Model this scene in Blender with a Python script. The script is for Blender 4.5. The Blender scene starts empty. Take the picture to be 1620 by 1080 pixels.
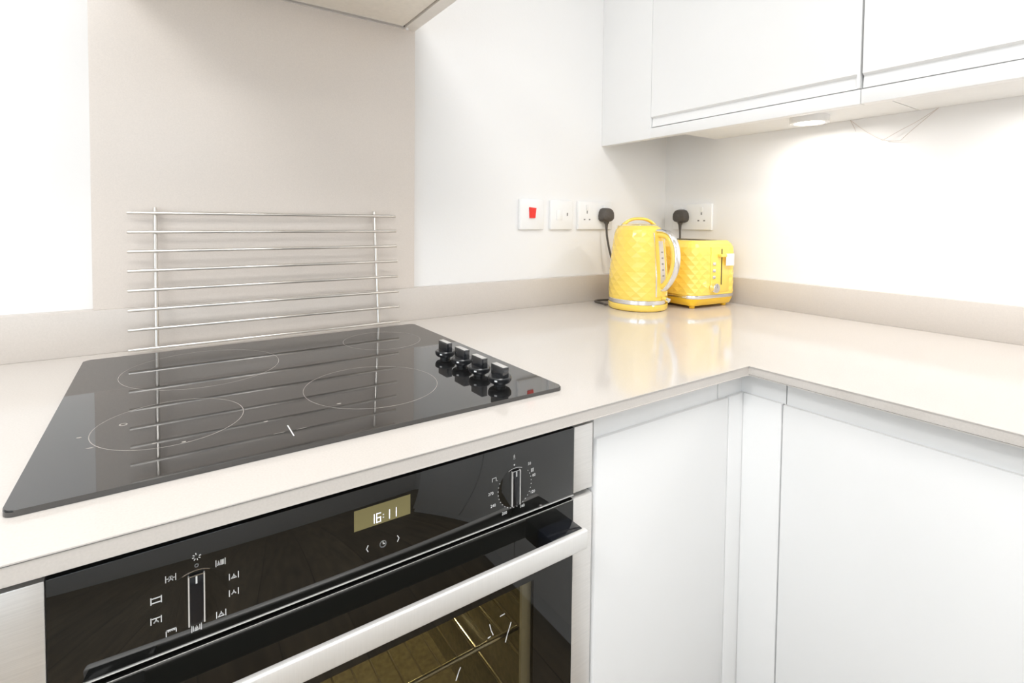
import bpy, bmesh, math, random
from mathutils import Vector, Matrix
random.seed(4)
PI = math.pi
scene = bpy.context.scene
COL = scene.collection

# ------------------------------------------------------------------ camera
# heights are measured from the worktop surface (z = 0); the floor is at z = -0.90
cam_d = bpy.data.cameras.new('camera')
cam = bpy.data.objects.new('camera', cam_d)
COL.objects.link(cam)
RT = Vector((0.837686, -0.546082, 0.008743))
UP = Vector((0.0115, 0.033642, 0.999368))
FW = Vector((0.546031, 0.837056, -0.034461))
cam.matrix_world = Matrix(((RT.x, UP.x, -FW.x, 0.11080),
                           (RT.y, UP.y, -FW.y, -1.14072),
                           (RT.z, UP.z, -FW.z, 0.24124),
                           (0, 0, 0, 1)))
cam_d.sensor_fit = 'HORIZONTAL'
cam_d.sensor_width = 36.0
cam_d.lens = 796.01 / 1620 * 36.0
cam_d.shift_x = (810 - 775.07) / 1620
cam_d.shift_y = (377.75 - 540) / 1620
cam_d.clip_start = 0.01
scene.camera = cam

# ------------------------------------------------------------------ light
scene.view_settings.view_transform = 'Standard'
scene.view_settings.look = 'None'
scene.view_settings.gamma = 1.0
scene.view_settings.use_curve_mapping = False
scene.view_settings.exposure = -0.68
scene.cycles.diffuse_bounces = 8
scene.cycles.max_bounces = 14

world = bpy.data.worlds.new('sky')
scene.world = world
world.use_nodes = True
wn = world.node_tree.nodes
wn['Background'].inputs[0].default_value = (0.85, 0.925, 1.0, 1)
wn['Background'].inputs[1].default_value = 4.5

XW, XL, YR, ZC, ZF = 1.5843, -2.0, -3.3, 1.50, -0.90     # right wall, left wall, rear wall, ceiling, floor
WIN = (-2.9, -0.95, -0.55, 1.15)                          # opening in the left wall: y0 y1 z0 z1

def area(name, loc, rot, sx, sy, power, color=(1, 1, 1), shape='RECTANGLE', portal=False):
    l = bpy.data.lights.new(name, 'AREA')
    l.shape = shape
    l.size = sx
    l.size_y = sy
    l.energy = power
    l.color = color
    if portal:
        l.cycles.is_portal = True
    o = bpy.data.objects.new(name, l)
    o.location = loc
    o.rotation_euler = rot
    COL.objects.link(o)
    return o

FILL_WIN = (-1.75, 0.05, 0.00, 1.25)                         # opening added in the unseen rear wall for soft light: x0 x1 z0 z1
area('added_portal_rear', ((FILL_WIN[0] + FILL_WIN[1]) / 2, YR - 0.02, (FILL_WIN[2] + FILL_WIN[3]) / 2), (PI / 2, 0, 0),
     FILL_WIN[1] - FILL_WIN[0], FILL_WIN[3] - FILL_WIN[2], 1, portal=True)
area('window_portal', (XL - 0.02, (WIN[0] + WIN[1]) / 2, (WIN[2] + WIN[3]) / 2), (0, -PI / 2, 0),
     WIN[3] - WIN[2], WIN[1] - WIN[0], 1, portal=True)
FILL_SPOTS = [(-0.90, -1.15), (0.25, -1.25), (-1.15, -2.4), (0.45, -2.5)]  # unseen ceiling panels added as fill light
FILL_W = (27.0, 27.0, 9.0, 9.0)
UNDERLIGHT_W = 1.6

# ------------------------------------------------------------------ materials
def nodes_of(name):
    m = bpy.data.materials.new(name)
    m.use_nodes = True
    nt = m.node_tree
    return m, nt, nt.nodes['Principled BSDF']

def mat(name, col, rough=0.5, metal=0.0, ior=1.5, noise=0.0, nscale=40.0, bump=0.0, bscale=60.0, stretch=None,
        coat=0.0, emit=None, estr=0.0, rnoise=0.0):
    m, nt, b = nodes_of(name)
    b.inputs['Base Color'].default_value = (*col, 1)
    b.inputs['Roughness'].default_value = rough
    b.inputs['Metallic'].default_value = metal
    b.inputs['IOR'].default_value = ior
    b.inputs['Coat Weight'].default_value = coat
    if emit:
        b.inputs['Emission Color'].default_value = (*emit, 1)
        b.inputs['Emission Strength'].default_value = estr
    if noise or bump or rnoise:
        tc = nt.nodes.new('ShaderNodeTexCoord')
        mp = nt.nodes.new('ShaderNodeMapping')
        nt.links.new(tc.outputs['Object'], mp.inputs['Vector'])
        if stretch:
            mp.inputs['Scale'].default_value = stretch
    if noise:
        n = nt.nodes.new('ShaderNodeTexNoise')
        n.inputs['Scale'].default_value = nscale
        n.inputs['Detail'].default_value = 6
        nt.links.new(mp.outputs[0], n.inputs['Vector'])
        r = nt.nodes.new('ShaderNodeValToRGB')
        r.color_ramp.elements[0].position = 0.3
        r.color_ramp.elements[1].position = 0.7
        r.color_ramp.elements[0].color = (*[c * (1 - noise) for c in col], 1)
        r.color_ramp.elements[1].color = (*[min(1, c * (1 + noise)) for c in col], 1)
        nt.links.new(n.outputs['Fac'], r.inputs['Fac'])
        nt.links.new(r.outputs['Color'], b.inputs['Base Color'])
    if rnoise:
        n = nt.nodes.new('ShaderNodeTexNoise')
        n.inputs['Scale'].default_value = nscale
        nt.links.new(mp.outputs[0], n.inputs['Vector'])
        mr = nt.nodes.new('ShaderNodeMapRange')
        mr.inputs['To Min'].default_value = max(0, rough - rnoise)
        mr.inputs['To Max'].default_value = rough + rnoise
        nt.links.new(n.outputs['Fac'], mr.inputs['Value'])
        nt.links.new(mr.outputs[0], b.inputs['Roughness'])
    if bump:
        n = nt.nodes.new('ShaderNodeTexNoise')
        n.inputs['Scale'].default_value = bscale
        n.inputs['Detail'].default_value = 4
        nt.links.new(mp.outputs[0], n.inputs['Vector'])
        bp = nt.nodes.new('ShaderNodeBump')
        bp.inputs['Strength'].default_value = bump
        bp.inputs['Distance'].default_value = 0.001
        nt.links.new(n.outputs['Fac'], bp.inputs['Height'])
        nt.links.new(bp.outputs[0], b.inputs['Normal'])
    return m

M = {}
M['wall'] = mat('white wall paint', (0.83, 0.825, 0.82), 0.7, bump=0.15, bscale=250)
M['ceiling'] = mat('white ceiling paint', (0.85, 0.85, 0.85), 0.8, bump=0.1, bscale=200)
M['quartz'] = mat('taupe polished quartz', (0.59, 0.553, 0.517), 0.10, noise=0.035, nscale=500)
M['quartz_panel'] = mat('taupe splashback', (0.71, 0.650, 0.597), 0.30, noise=0.03, nscale=500)
M['quartz_upstand'] = mat('taupe honed quartz', (0.585, 0.540, 0.498), 0.28, noise=0.03, nscale=500)
M['cabinet'] = mat('white satin lacquer', (0.81, 0.81, 0.807), 0.30, noise=0.006, nscale=8)
M['carcass'] = mat('white carcass board', (0.80, 0.80, 0.79), 0.5, noise=0.01, nscale=60)
M['steel'] = mat('brushed stainless steel', (0.87, 0.85, 0.825), 0.42, 0.70, noise=0.04, nscale=30, stretch=(1, 1, 40))
M['steel_h'] = mat('brushed steel bar', (0.92, 0.91, 0.89), 0.45, 0.60, noise=0.03, nscale=30, stretch=(40, 1, 1))
M['rodsteel'] = mat('satin steel rod', (0.66, 0.635, 0.60), 0.28, 1.0, noise=0.03, nscale=80)
M['chrome'] = mat('chrome', (0.86, 0.86, 0.87), 0.10, 1.0, rnoise=0.03, nscale=30)
M['hobglass'] = mat('black ceramic glass', (0.010, 0.010, 0.010), 0.03, ior=2.05, coat=0.0, rnoise=0.01, nscale=12)
M['ovenglass'] = mat('black oven glass', (0.008, 0.008, 0.007), 0.02, ior=1.6, rnoise=0.005, nscale=12)
M['black'] = mat('black satin plastic', (0.012, 0.013, 0.015), 0.28, noise=0.1, nscale=80)
M['blackgloss'] = mat('black gloss plastic', (0.008, 0.009, 0.012), 0.10, noise=0.1, nscale=80)
M['dialgrip'] = mat('polished black plastic', (0.012, 0.013, 0.016), 0.12, ior=1.9, noise=0.1, nscale=80)
M['capgrey'] = mat('satin grey cap', (0.50, 0.49, 0.47), 0.35, noise=0.03, nscale=80)
M['gap'] = mat('dark recess', (0.006, 0.006, 0.008), 0.5, noise=0.1, nscale=40)
M['plug'] = mat('dark grey rubber', (0.075, 0.064, 0.055), 0.45, noise=0.12, nscale=200)
M['yellow'] = mat('yellow gloss enamel', (0.93, 0.66, 0.12), 0.16, coat=0.4, noise=0.02, nscale=20)
M['yellow_deep'] = mat('yellow moulded plastic', (0.93, 0.58, 0.03), 0.3, noise=0.02, nscale=30)
M['socket'] = mat('white moulded plastic', (0.84, 0.84, 0.84), 0.25, noise=0.005, nscale=40)
M['hole'] = mat('socket hole', (0.22, 0.22, 0.22), 0.6, noise=0.1, nscale=80)
M['red'] = mat('red rocker plastic', (0.80, 0.02, 0.008), 0.3, noise=0.05, nscale=80)
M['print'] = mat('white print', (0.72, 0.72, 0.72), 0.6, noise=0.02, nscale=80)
M['ringprint'] = mat('grey ring print', (0.36, 0.33, 0.30), 0.5, noise=0.3, nscale=60)
M['display'] = mat('olive display', (0.09, 0.08, 0.035), 0.25, noise=0.05, nscale=30, emit=(0.62, 0.53, 0.24), estr=0.32)
M['digit'] = mat('lit digits', (0.8, 0.8, 0.85), 0.5, noise=0.01, nscale=30, emit=(0.9, 0.92, 1.0), estr=0.85)
M['gauge'] = mat('clear grey water gauge', (0.62, 0.60, 0.58), 0.12, noise=0.03, nscale=60)
M['mark'] = mat('grey mark', (0.25, 0.24, 0.25), 0.5, noise=0.05, nscale=60)
M['enamel'] = mat('dark oven enamel', (0.17, 0.15, 0.085), 0.35, noise=0.3, nscale=120)
M['filter'] = mat('hood filter panel', (0.90, 0.85, 0.77), 0.5, 0.1, noise=0.03, nscale=80)
M['hood'] = mat('hood steel', (0.80, 0.76, 0.71), 0.4, 0.3, noise=0.03, nscale=40)
M['label'] = mat('white paper tag', (0.90, 0.90, 0.92), 0.6, noise=0.01, nscale=60)
M['web'] = mat('dusty grey thread', (0.60, 0.53, 0.49), 0.9, noise=0.1, nscale=60)
M['lens'] = mat('lit lamp lens', (0.9, 0.9, 0.9), 0.4, noise=0.01, nscale=30, emit=(1.0, 0.93, 0.82), estr=6.0)
M['clear_plastic'] = mat('window frame plastic', (0.85, 0.85, 0.85), 0.35, noise=0.01, nscale=30)
M['fill_lens'] = mat('added ceiling panel lens', (0.9, 0.9, 0.9), 0.4, noise=0.01, nscale=30, emit=(1.0, 0.97, 0.92), estr=1.5)

def wood():
    m, nt, b = nodes_of('brown wood planks')
    tc = nt.nodes.new('ShaderNodeTexCoord')
    mp = nt.nodes.new('ShaderNodeMapping')
    mp.inputs['Rotation'].default_value = (0, 0, PI / 2)
    nt.links.new(tc.outputs['Object'], mp.inputs['Vector'])
    br = nt.nodes.new('ShaderNodeTexBrick')
    br.inputs['Scale'].default_value = 1.0
    br.inputs['Brick Width'].default_value = 1.3
    br.inputs['Row Height'].default_value = 0.19
    br.inputs['Mortar Size'].default_value = 0.0018
    br.inputs['Color1'].default_value = (0.26, 0.195, 0.12, 1)
    br.inputs['Color2'].default_value = (0.185, 0.135, 0.08, 1)
    br.inputs['Mortar'].default_value = (0.06, 0.04, 0.02, 1)
    nt.links.new(mp.outputs[0], br.inputs['Vector'])
    mp2 = nt.nodes.new('ShaderNodeMapping')
    mp2.inputs['Scale'].default_value = (14, 1.2, 1)
    nt.links.new(tc.outputs['Object'], mp2.inputs['Vector'])
    n = nt.nodes.new('ShaderNodeTexNoise')
    n.inputs['Scale'].default_value = 3
    n.inputs['Detail'].default_value = 8
    nt.links.new(mp2.outputs[0], n.inputs['Vector'])
    mx = nt.nodes.new('ShaderNodeMix')
    mx.data_type = 'RGBA'
    mx.blend_type = 'MULTIPLY'
    mx.inputs['Factor'].default_value = 0.75
    nt.links.new(br.outputs['Color'], mx.inputs['A'])
    cr = nt.nodes.new('ShaderNodeValToRGB')
    cr.color_ramp.elements[0].position = 0.3
    cr.color_ramp.elements[0].color = (0.45, 0.45, 0.45, 1)
    cr.color_ramp.elements[1].position = 0.7
    cr.color_ramp.elements[1].color = (1.2, 1.2, 1.2, 1)
    nt.links.new(n.outputs['Fac'], cr.inputs['Fac'])
    nt.links.new(cr.outputs['Color'], mx.inputs['B'])
    nt.links.new(mx.outputs['Result'], b.inputs['Base Color'])
    b.inputs['Roughness'].default_value = 0.4
    return m
M['wood'] = wood()

def pane(name, tint, ior, rough=0.0):
    m = bpy.data.materials.new(name)
    m.use_nodes = True
    nt = m.node_tree
    nt.nodes.clear()
    out = nt.nodes.new('ShaderNodeOutputMaterial')
    tr = nt.nodes.new('ShaderNodeBsdfTransparent')
    gl = nt.nodes.new('ShaderNodeBsdfGlossy')
    lw = nt.nodes.new('ShaderNodeLayerWeight')
    lw.inputs['Blend'].default_value = 0.5
    pw = nt.nodes.new('ShaderNodeMath')
    pw.operation = 'POWER'
    pw.inputs[1].default_value = 5.0
    fr = nt.nodes.new('ShaderNodeMapRange')          # Schlick: F0 .. 1
    fr.inputs['To Min'].default_value = ((ior - 1) / (ior + 1)) ** 2
    fr.inputs['To Max'].default_value = 1.0
    nt.links.new(lw.outputs['Facing'], pw.inputs[0])
    nt.links.new(pw.outputs[0], fr.inputs['Value'])
    mx = nt.nodes.new('ShaderNodeMixShader')
    tr.inputs['Color'].default_value = (*tint, 1)
    gl.inputs['Roughness'].default_value = rough
    nt.links.new(fr.outputs[0], mx.inputs[0])
    nt.links.new(tr.outputs[0], mx.inputs[1])
    nt.links.new(gl.outputs[0], mx.inputs[2])
    nt.links.new(mx.outputs[0], out.inputs['Surface'])
    return m
M['pane'] = pane('clear window glass', (0.97, 0.98, 0.98), 1.45)
M['ovenpane'] = pane('tinted oven glass', (0.70, 0.68, 0.60), 1.6, 0.02)

# ------------------------------------------------------------------ helpers
def thing(name, label, cat, loc=(0, 0, 0), rotz=0.0, group=None):
    o = bpy.data.objects.new(name, None)
    o.empty_display_size = 0.05
    o.location = loc
    o.rotation_euler = (0, 0, rotz)
    COL.objects.link(o)
    tag(o, label, cat, group)
    return o

def tag(o, label, cat, group=None):
    o['label'] = label
    o['category'] = cat
    if group:
        o['group'] = group
    return o

def add(name, bm, m, parent=None, smooth=None, local=False):
    """link a bmesh (world coordinates, or the parent's own frame when local) as one mesh object"""
    bmesh.ops.recalc_face_normals(bm, faces=bm.faces[:])
    me = bpy.data.meshes.new(name)
    # origin at the middle of the mesh
    xs = [v.co for v in bm.verts]
    c = Vector([(min(v[i] for v in xs) + max(v[i] for v in xs)) / 2 for i in range(3)])
    bmesh.ops.translate(bm, verts=bm.verts[:], vec=-c)
    bm.to_mesh(me)
    bm.free()
    if smooth is not None:
        me.polygons.foreach_set('use_smooth', [True] * len(me.polygons))
        me.set_sharp_from_angle(angle=math.radians(smooth))
    me.materials.append(M[m] if isinstance(m, str) else m)
    o = bpy.data.objects.new(name, me)
    COL.objects.link(o)
    if parent is None:
        o.location = c
    else:
        o.parent = parent
        if local:
            o.location = c
        else:
            off = Vector((0, 0, 0))
            p = parent
            while p is not None:
                off += p.location
                p = p.parent
            o.location = c - off
    return o

def struct(name, bm, m, smooth=None):
    o = add(name, bm, m, None, smooth)
    o['kind'] = 'structure'
    return o

def bx(bm, x0, x1, y0, y1, z0, z1, bev=0.0, seg=2):
    r = bmesh.ops.create_cube(bm, size=1.0)
    vs = r['verts']
    for v in vs:
        v.co = Vector(((x0 + x1) / 2 + v.co.x * (x1 - x0), (y0 + y1) / 2 + v.co.y * (y1 - y0), (z0 + z1) / 2 + v.co.z * (z1 - z0)))
    if bev > 0:
        es = set()
        for v in vs:
            es.update(v.link_edges)
        bmesh.ops.bevel(bm, geom=list(es), offset=bev, segments=seg, profile=0.5, affect='EDGES')
    return bm

def box(name, dims, m, parent=None, bev=0.0, smooth=None, local=False, seg=2):
    bm = bmesh.new()
    bx(bm, *dims, bev=bev, seg=seg)
    if bev and smooth is None:
        smooth = 40
    return add(name, bm, m, parent, smooth, local)

def prism(bm, pts, axis, a, b):
    """extrude a polygon (2D pts) along an axis from a to b"""
    def co(p, t):
        if axis == 'x': return (t, p[0], p[1])
        if axis == 'y': return (p[0], t, p[1])
        return (p[0], p[1], t)
    A = [bm.verts.new(co(p, a)) for p in pts]
    B = [bm.verts.new(co(p, b)) for p in pts]
    n = len(pts)
    bm.faces.new(A)
    bm.faces.new(B[::-1])
    for i in range(n):
        bm.faces.new((A[i], A[(i + 1) % n], B[(i + 1) % n], B[i]))
    return bm

def lathe(bm, prof, c=(0, 0, 0), n=48, cap=True):
    rings = []
    for r, z in prof:
        rings.append([bm.verts.new((c[0] + r * math.cos(2 * PI * k / n), c[1] + r * math.sin(2 * PI * k / n), c[2] + z)) for k in range(n)])
    for a, b in zip(rings, rings[1:]):
        for k in range(n):
            bm.faces.new((a[k], a[(k + 1) % n], b[(k + 1) % n], b[k]))
    if cap:
        bm.faces.new(rings[0][::-1])
        bm.faces.new(rings[-1])
    return bm

def tube(bm, pts, r, n=10, ry=None, closed=False, up=None):
    """sweep a circle (or an ellipse r x ry, ry along 'up') along a polyline"""
    pts = [Vector(p) for p in pts]
    rings = []
    N = len(pts)
    prev = None
    for i, p in enumerate(pts):
        if closed:
            t = (pts[(i + 1) % N] - pts[i - 1]).normalized()
        else:
            t = (pts[min(i + 1, N - 1)] - pts[max(i - 1, 0)]).normalized()
        if up is not None:
            b = Vector(up)
        elif prev is None:
            b = Vector((0, 0, 1)) if abs(t.z) < 0.9 else Vector((1, 0, 0))
        else:
            b = prev
        a = t.cross(b).normalized()
        b = a.cross(t).normalized()
        prev = b
        rr = r(i / (N - 1)) if callable(r) else r
        r2 = rr if ry is None else ry
        rings.append([bm.verts.new(p + a * rr * math.cos(2 * PI * k / n) + b * r2 * math.sin(2 * PI * k / n)) for k in range(n)])
    rng = range(N) if closed else range(N - 1)
    for i in rng:
        A, B = rings[i], rings[(i + 1) % N]
        for k in range(n):
            bm.faces.new((A[k], A[(k + 1) % n], B[(k + 1) % n], B[k]))
    if not closed:
        bm.faces.new(rings[0][::-1])
        bm.faces.new(rings[-1])
    return bm

def spline(pts, n=12):
    """Catmull-Rom through points"""
    P = [Vector(p) for p in pts]
    P = [P[0] * 2 - P[1]] + P + [P[-1] * 2 - P[-2]]
    out = []
    for i in range(1, len(P) - 2):
        for k in range(n):
            t = k / n
            a, b, c, d = P[i - 1], P[i], P[i + 1], P[i + 2]
            out.append(0.5 * ((2 * b) + (c - a) * t + (2 * a - 5 * b + 4 * c - d) * t * t + (3 * b - a - 3 * c + d) * t ** 3))
    out.append(P[-2])
    return out

def cyl(bm, c, r, h, axis='z', n=32):
    """closed cylinder from c along +axis"""
    rings = []
    for t in (0, h):
        ring = []
        for k in range(n):
            u, v = r * math.cos(2 * PI * k / n), r * math.sin(2 * PI * k / n)
            if axis == 'z': p = (c[0] + u, c[1] + v, c[2] + t)
            elif axis == 'y': p = (c[0] + u, c[1] + t, c[2] + v)
            else: p = (c[0] + t, c[1] + u, c[2] + v)
            ring.append(bm.verts.new(p))
        rings.append(ring)
    a, b = rings
    for k in range(n):
        bm.faces.new((a[k], a[(k + 1) % n], b[(k + 1) % n], b[k]))
    bm.faces.new(a[::-1])
    bm.faces.new(b)
    return bm

def annulus(bm, c, r0, r1, h, n=64, axis='z', a0=0.0, a1=2 * PI):
    full = abs(a1 - a0 - 2 * PI) < 1e-6
    cnt = n if full else n + 1
    R = [[], [], [], []]
    for k in range(cnt):
        t = a0 + (a1 - a0) * k / n
        for i, (r, z) in enumerate(((r0, 0), (r1, 0), (r1, h), (r0, h))):
            u, v = r * math.cos(t), r * math.sin(t)
            p = (c[0] + u, c[1] + v, c[2] + z) if axis == 'z' else (c[0] + u, c[1] + z, c[2] + v)
            R[i].append(bm.verts.new(p))
    for k in range(n):
        j = (k + 1) % cnt
        for i in range(4):
            bm.faces.new((R[i][k], R[i][j], R[(i + 1) % 4][j], R[(i + 1) % 4][k]))
    if not full:
        bm.faces.new([R[i][0] for i in range(4)])
        bm.faces.new([R[i][-1] for i in range(4)][::-1])
    return bm

def stroke(bm, pts, w, y, t=0.0003):
    """flat printed line in the x-z plane at depth y"""
    for (xa, za), (xb, zb) in zip(pts, pts[1:]):
        d = Vector((xb - xa, zb - za))
        L = d.length
        if L < 1e-9: continue
        d /= L
        nx, nz = -d.y * w / 2, d.x * w / 2
        ex, ez = d.x * w / 2, d.y * w / 2
        q = [(xa - ex + nx, za - ez + nz), (xb + ex + nx, zb + ez + nz), (xb + ex - nx, zb + ez - nz), (xa - ex - nx, za - ez - nz)]
        prism(bm, q, 'y', y, y - t)
    return bm

def circle_pts(cx, cz, r, n=20, a0=0, a1=2 * PI):
    return [(cx + r * math.cos(a0 + (a1 - a0) * k / n), cz + r * math.sin(a0 + (a1 - a0) * k / n)) for k in range(n + 1)]

def text(name, s, x, z, y, size, m, parent):
    cu = bpy.data.curves.new(name, 'FONT')
    cu.body = s
    cu.size = size
    cu.align_x = 'CENTER'
    cu.align_y = 'CENTER'
    cu.extrude = 0.0001
    cu.resolution_u = 3
    tmp = bpy.data.objects.new('tmp_text', cu)
    COL.objects.link(tmp)
    dg = bpy.context.evaluated_depsgraph_get()
    me = bpy.data.meshes.new_from_object(tmp.evaluated_get(dg))
    bpy.data.objects.remove(tmp)
    bpy.data.curves.remove(cu)
    me.transform(Matrix.Translation((x, y, z)) @ Matrix.Rotation(PI / 2, 4, 'X'))
    bm = bmesh.new()
    bm.from_mesh(me)
    bpy.data.meshes.remove(me)
    return add(name, bm, m, parent)

# ------------------------------------------------------------------ the room
bm = bmesh.new(); bx(bm, XL - .1, XW + .1, YR - .1, .1, ZF - .1, ZF); struct('floor', bm, 'wood')
bm = bmesh.new(); bx(bm, XL - .1, XW + .1, YR - .1, .1, ZC, ZC + .1); struct('ceiling', bm, 'ceiling')
bm = bmesh.new(); bx(bm, XL - .1, XW + .1, 0, .1, ZF, ZC); struct('wall_back', bm, 'wall')
bm = bmesh.new(); bx(bm, XW, XW + .1, YR, 0, ZF, ZC); struct('wall_right', bm, 'wall')
bm = bmesh.new()
x0, x1, z0, z1 = FILL_WIN
bx(bm, XL - .1, x0, YR - .1, YR, ZF, ZC); bx(bm, x1, XW + .1, YR - .1, YR, ZF, ZC)
bx(bm, x0, x1, YR - .1, YR, ZF, z0); bx(bm, x0, x1, YR - .1, YR, z1, ZC)
struct('wall_front', bm, 'wall')
bm = bmesh.new(); fw = .05
bx(bm, x0, x0 + fw, YR - .08, YR - .03, z0, z1); bx(bm, x1 - fw, x1, YR - .08, YR - .03, z0, z1)
bx(bm, x0 + fw, x1 - fw, YR - .08, YR - .03, z0, z0 + fw); bx(bm, x0 + fw, x1 - fw, YR - .08, YR - .03, z1 - fw, z1)
xm = (x0 + x1) / 2
bx(bm, xm - .03, xm + .03, YR - .08, YR - .03, z0 + fw, z1 - fw)
w2 = struct('window_added', bm, 'clear_plastic')  # rear window added behind the camera as a soft light source
for xa, xb in ((x0 + fw, xm - .03), (xm + .03, x1 - fw)):
    box('pane', (xa, xb, YR - .058, YR - .052, z0 + fw, z1 - fw), 'pane', w2)
bm = bmesh.new()
y0, y1, z0, z1 = WIN
bx(bm, XL - .1, XL, YR, y0, ZF, ZC); bx(bm, XL - .1, XL, y1, 0, ZF, ZC)
bx(bm, XL - .1, XL, y0, y1, ZF, z0); bx(bm, XL - .1, XL, y0, y1, z1, ZC)
struct('wall_left', bm, 'wall')
bm = bmesh.new(); fw = .05
bx(bm, XL - .08, XL - .03, y0, y0 + fw, z0, z1); bx(bm, XL - .08, XL - .03, y1 - fw, y1, z0, z1)
bx(bm, XL - .08, XL - .03, y0 + fw, y1 - fw, z0, z0 + fw); bx(bm, XL - .08, XL - .03, y0 + fw, y1 - fw, z1 - fw, z1)
ym = (y0 + y1) / 2
bx(bm, XL - .08, XL - .03, ym - .03, ym + .03, z0 + fw, z1 - fw)
w1 = struct('window_1', bm, 'clear_plastic')
for ya, yb in ((y0 + fw, ym - .03), (ym + .03, y1 - fw)):
    box('pane', (XL - .058, XL - .052, ya, yb, z0 + fw, z1 - fw), 'pane', w1)

# ceiling light panels added behind and beside the camera as fill
for i, (x, y) in enumerate(FILL_SPOTS):
    t = thing('added_ceiling_light', ['added square white ceiling fill panel nearest the window', 'added square white ceiling fill panel above the cooking area',
                                'added square white ceiling fill panel at the rear by the window', 'added square white ceiling fill panel at the rear of the room'][i],
              'light', (x, y, ZC), group='added ceiling fill panels')
    bm = bmesh.new(); bx(bm, x - .31, x + .31, y - .31, y - .295, ZC - .012, ZC); bx(bm, x - .31, x + .31, y + .295, y + .31, ZC - .012, ZC); bx(bm, x - .31, x - .295, y - .295, y + .295, ZC - .012, ZC); bx(bm, x + .295, x + .31, y - .295, y + .295, ZC - .012, ZC); add('trim', bm, 'socket', t)
    bm = bmesh.new(); bx(bm, x - .294, x + .294, y - .294, y + .294, ZC - .006, ZC); add('diffuser', bm, 'fill_lens', t)
    area('ceiling_fill_lamp', (x, y, ZC - .016), (0, 0, 0), .56, .56, FILL_W[i], (1.0, .995, .985))

# ------------------------------------------------------------------ worktop, upstands, splashback
YF, XF, TC, YU, XU, HU = -0.672, 0.9444, 0.016, -0.0218, 1.5666, 0.0785
YE = -2.3                       # the right run goes on past the frame
bm = bmesh.new()
prism(bm, [(-0.75, 0), (XW, 0), (XW, YE), (XF, YE), (XF, YF), (-0.75, YF)], 'z', -TC, 0)
bmesh.ops.bevel(bm, geom=[e for e in bm.edges if abs(e.verts[0].co.z - e.verts[1].co.z) < 1e-6], offset=.0012, segments=2, affect='EDGES')
tag(add('worktop', bm, 'quartz', None, 30), 'glossy taupe quartz worktop running round the corner', 'worktop')
tag(box('upstand', (-0.75, XW, YU, 0, 0, HU), 'quartz_upstand', bev=.001), 'low taupe upstand along the wall behind the hob', 'upstand')
tag(box('upstand', (XU, XW, YE, YU, 0, HU), 'quartz_upstand', bev=.001), 'low taupe upstand along the right wall behind the toaster', 'upstand')
tag(box('splashback_panel', (0.0072, 0.6241, -0.0185, 0, HU, 0.80), 'quartz_panel', bev=.0008), 'tall taupe splashback panel behind the hob under the hood', 'splashback')

# ------------------------------------------------------------------ cooker hood
HX0, HX1, HY0, HZ = 0.010, 0.6215, -0.50, 0.6925
t = thing('cooker_hood', 'beige grey cooker hood above the splashback panel', 'cooker hood', (0.315, -.25, HZ))
bm = bmesh.new()
bx(bm, HX0, HX1, HY0, -.0185, HZ + .012, HZ + .07)
bx(bm, HX0, HX1, HY0, HY0 + .03, HZ, HZ + .012); bx(bm, HX0, HX1, -.0225, -.0185, HZ, HZ + .012)
bx(bm, HX0, HX0 + .030, HY0 + .03, -.0225, HZ, HZ + .012); bx(bm, HX1 - .028, HX1, HY0 + .03, -.0225, HZ, HZ + .012)
add('canopy', bm, 'hood', t)
f = box('grease_filter', (HX0 + .032, HX1 - .031, HY0 + .032, -.0285, HZ + .003, HZ + .011), 'filter', t, bev=.002)
box('filter_seam', (HX0 + .030, HX1 - .028, -.0282, -.0226, HZ + .0045, HZ + .0115), 'gap', t)
box('filter_edge', (HX0 + .034, HX1 - .033, -.033, -.030, HZ + .0015, HZ + .0035), 'chrome', f)
bm = bmesh.new(); cyl(bm, (HX1 - .022, -.028, HZ - .003), .0035, .004, n=16); add('screw_cap', bm, 'socket', t)
bm = bmesh.new(); bx(bm, .175, .455, -.30, -.0185, HZ + .07, ZC - .001, bev=.002); add('chimney', bm, 'hood', t, 40)

# ------------------------------------------------------------------ hob
ZG = 0.0055
HB, HD, HW = -0.0834, 0.5165, 0.592
t_hob = thing('ceramic_hob', 'black ceramic glass hob with four dials set in the worktop', 'hob', (HW / 2, HB - HD / 2, 0))
def rrect(x0, x1, y0, y1, r, n=6):
    p = []
    for cx, cy, a in ((x1 - r, y1 - r, 0), (x0 + r, y1 - r, PI / 2), (x0 + r, y0 + r, PI), (x1 - r, y0 + r, 1.5 * PI)):
        for k in range(n + 1):
            p.append((cx + r * math.cos(a + PI / 2 * k / n), cy + r * math.sin(a + PI / 2 * k / n)))
    return p
bm = bmesh.new()
prism(bm, rrect(0, HW, HB - HD, HB, .009), 'z', .0002, ZG)
bmesh.ops.bevel(bm, geom=[e for e in bm.edges if e.verts[0].co.z > .004 and e.verts[1].co.z > .004], offset=.0013, segments=2, affect='EDGES')
hob_glass = add('glass', bm, 'hobglass', t_hob, 50)
RINGS = [('large rear ring', .1643, -.2279, .1101), ('small front ring', .1176, -.4541, .0756),
         ('medium front ring', .361, -.4512, .0929), ('small rear ring', .4725, -.2003, .0742)]
for lab, x, y, r in RINGS:
    bm = bmesh.new(); annulus(bm, (x, y, ZG), r - .0005, r + .0002, .00012, 120)
    o = add('burner_ring', bm, 'ringprint', t_hob); o['label'] = 'thin grey ' + lab + ' printed on the glass'
bm = bmesh.new(); bx(bm, .2285, .2298, -.571, -.5375, ZG, ZG + .00012); add('centre_mark', bm, 'print', t_hob)
bm = bmesh.new(); bx(bm, .2114, .2225, -.5549, -.5543, ZG, ZG + .00012); bx(bm, .2355, .2461, -.5552, -.5546, ZG, ZG + .00012)
add('printed_line', bm, 'ringprint', t_hob)
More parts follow.
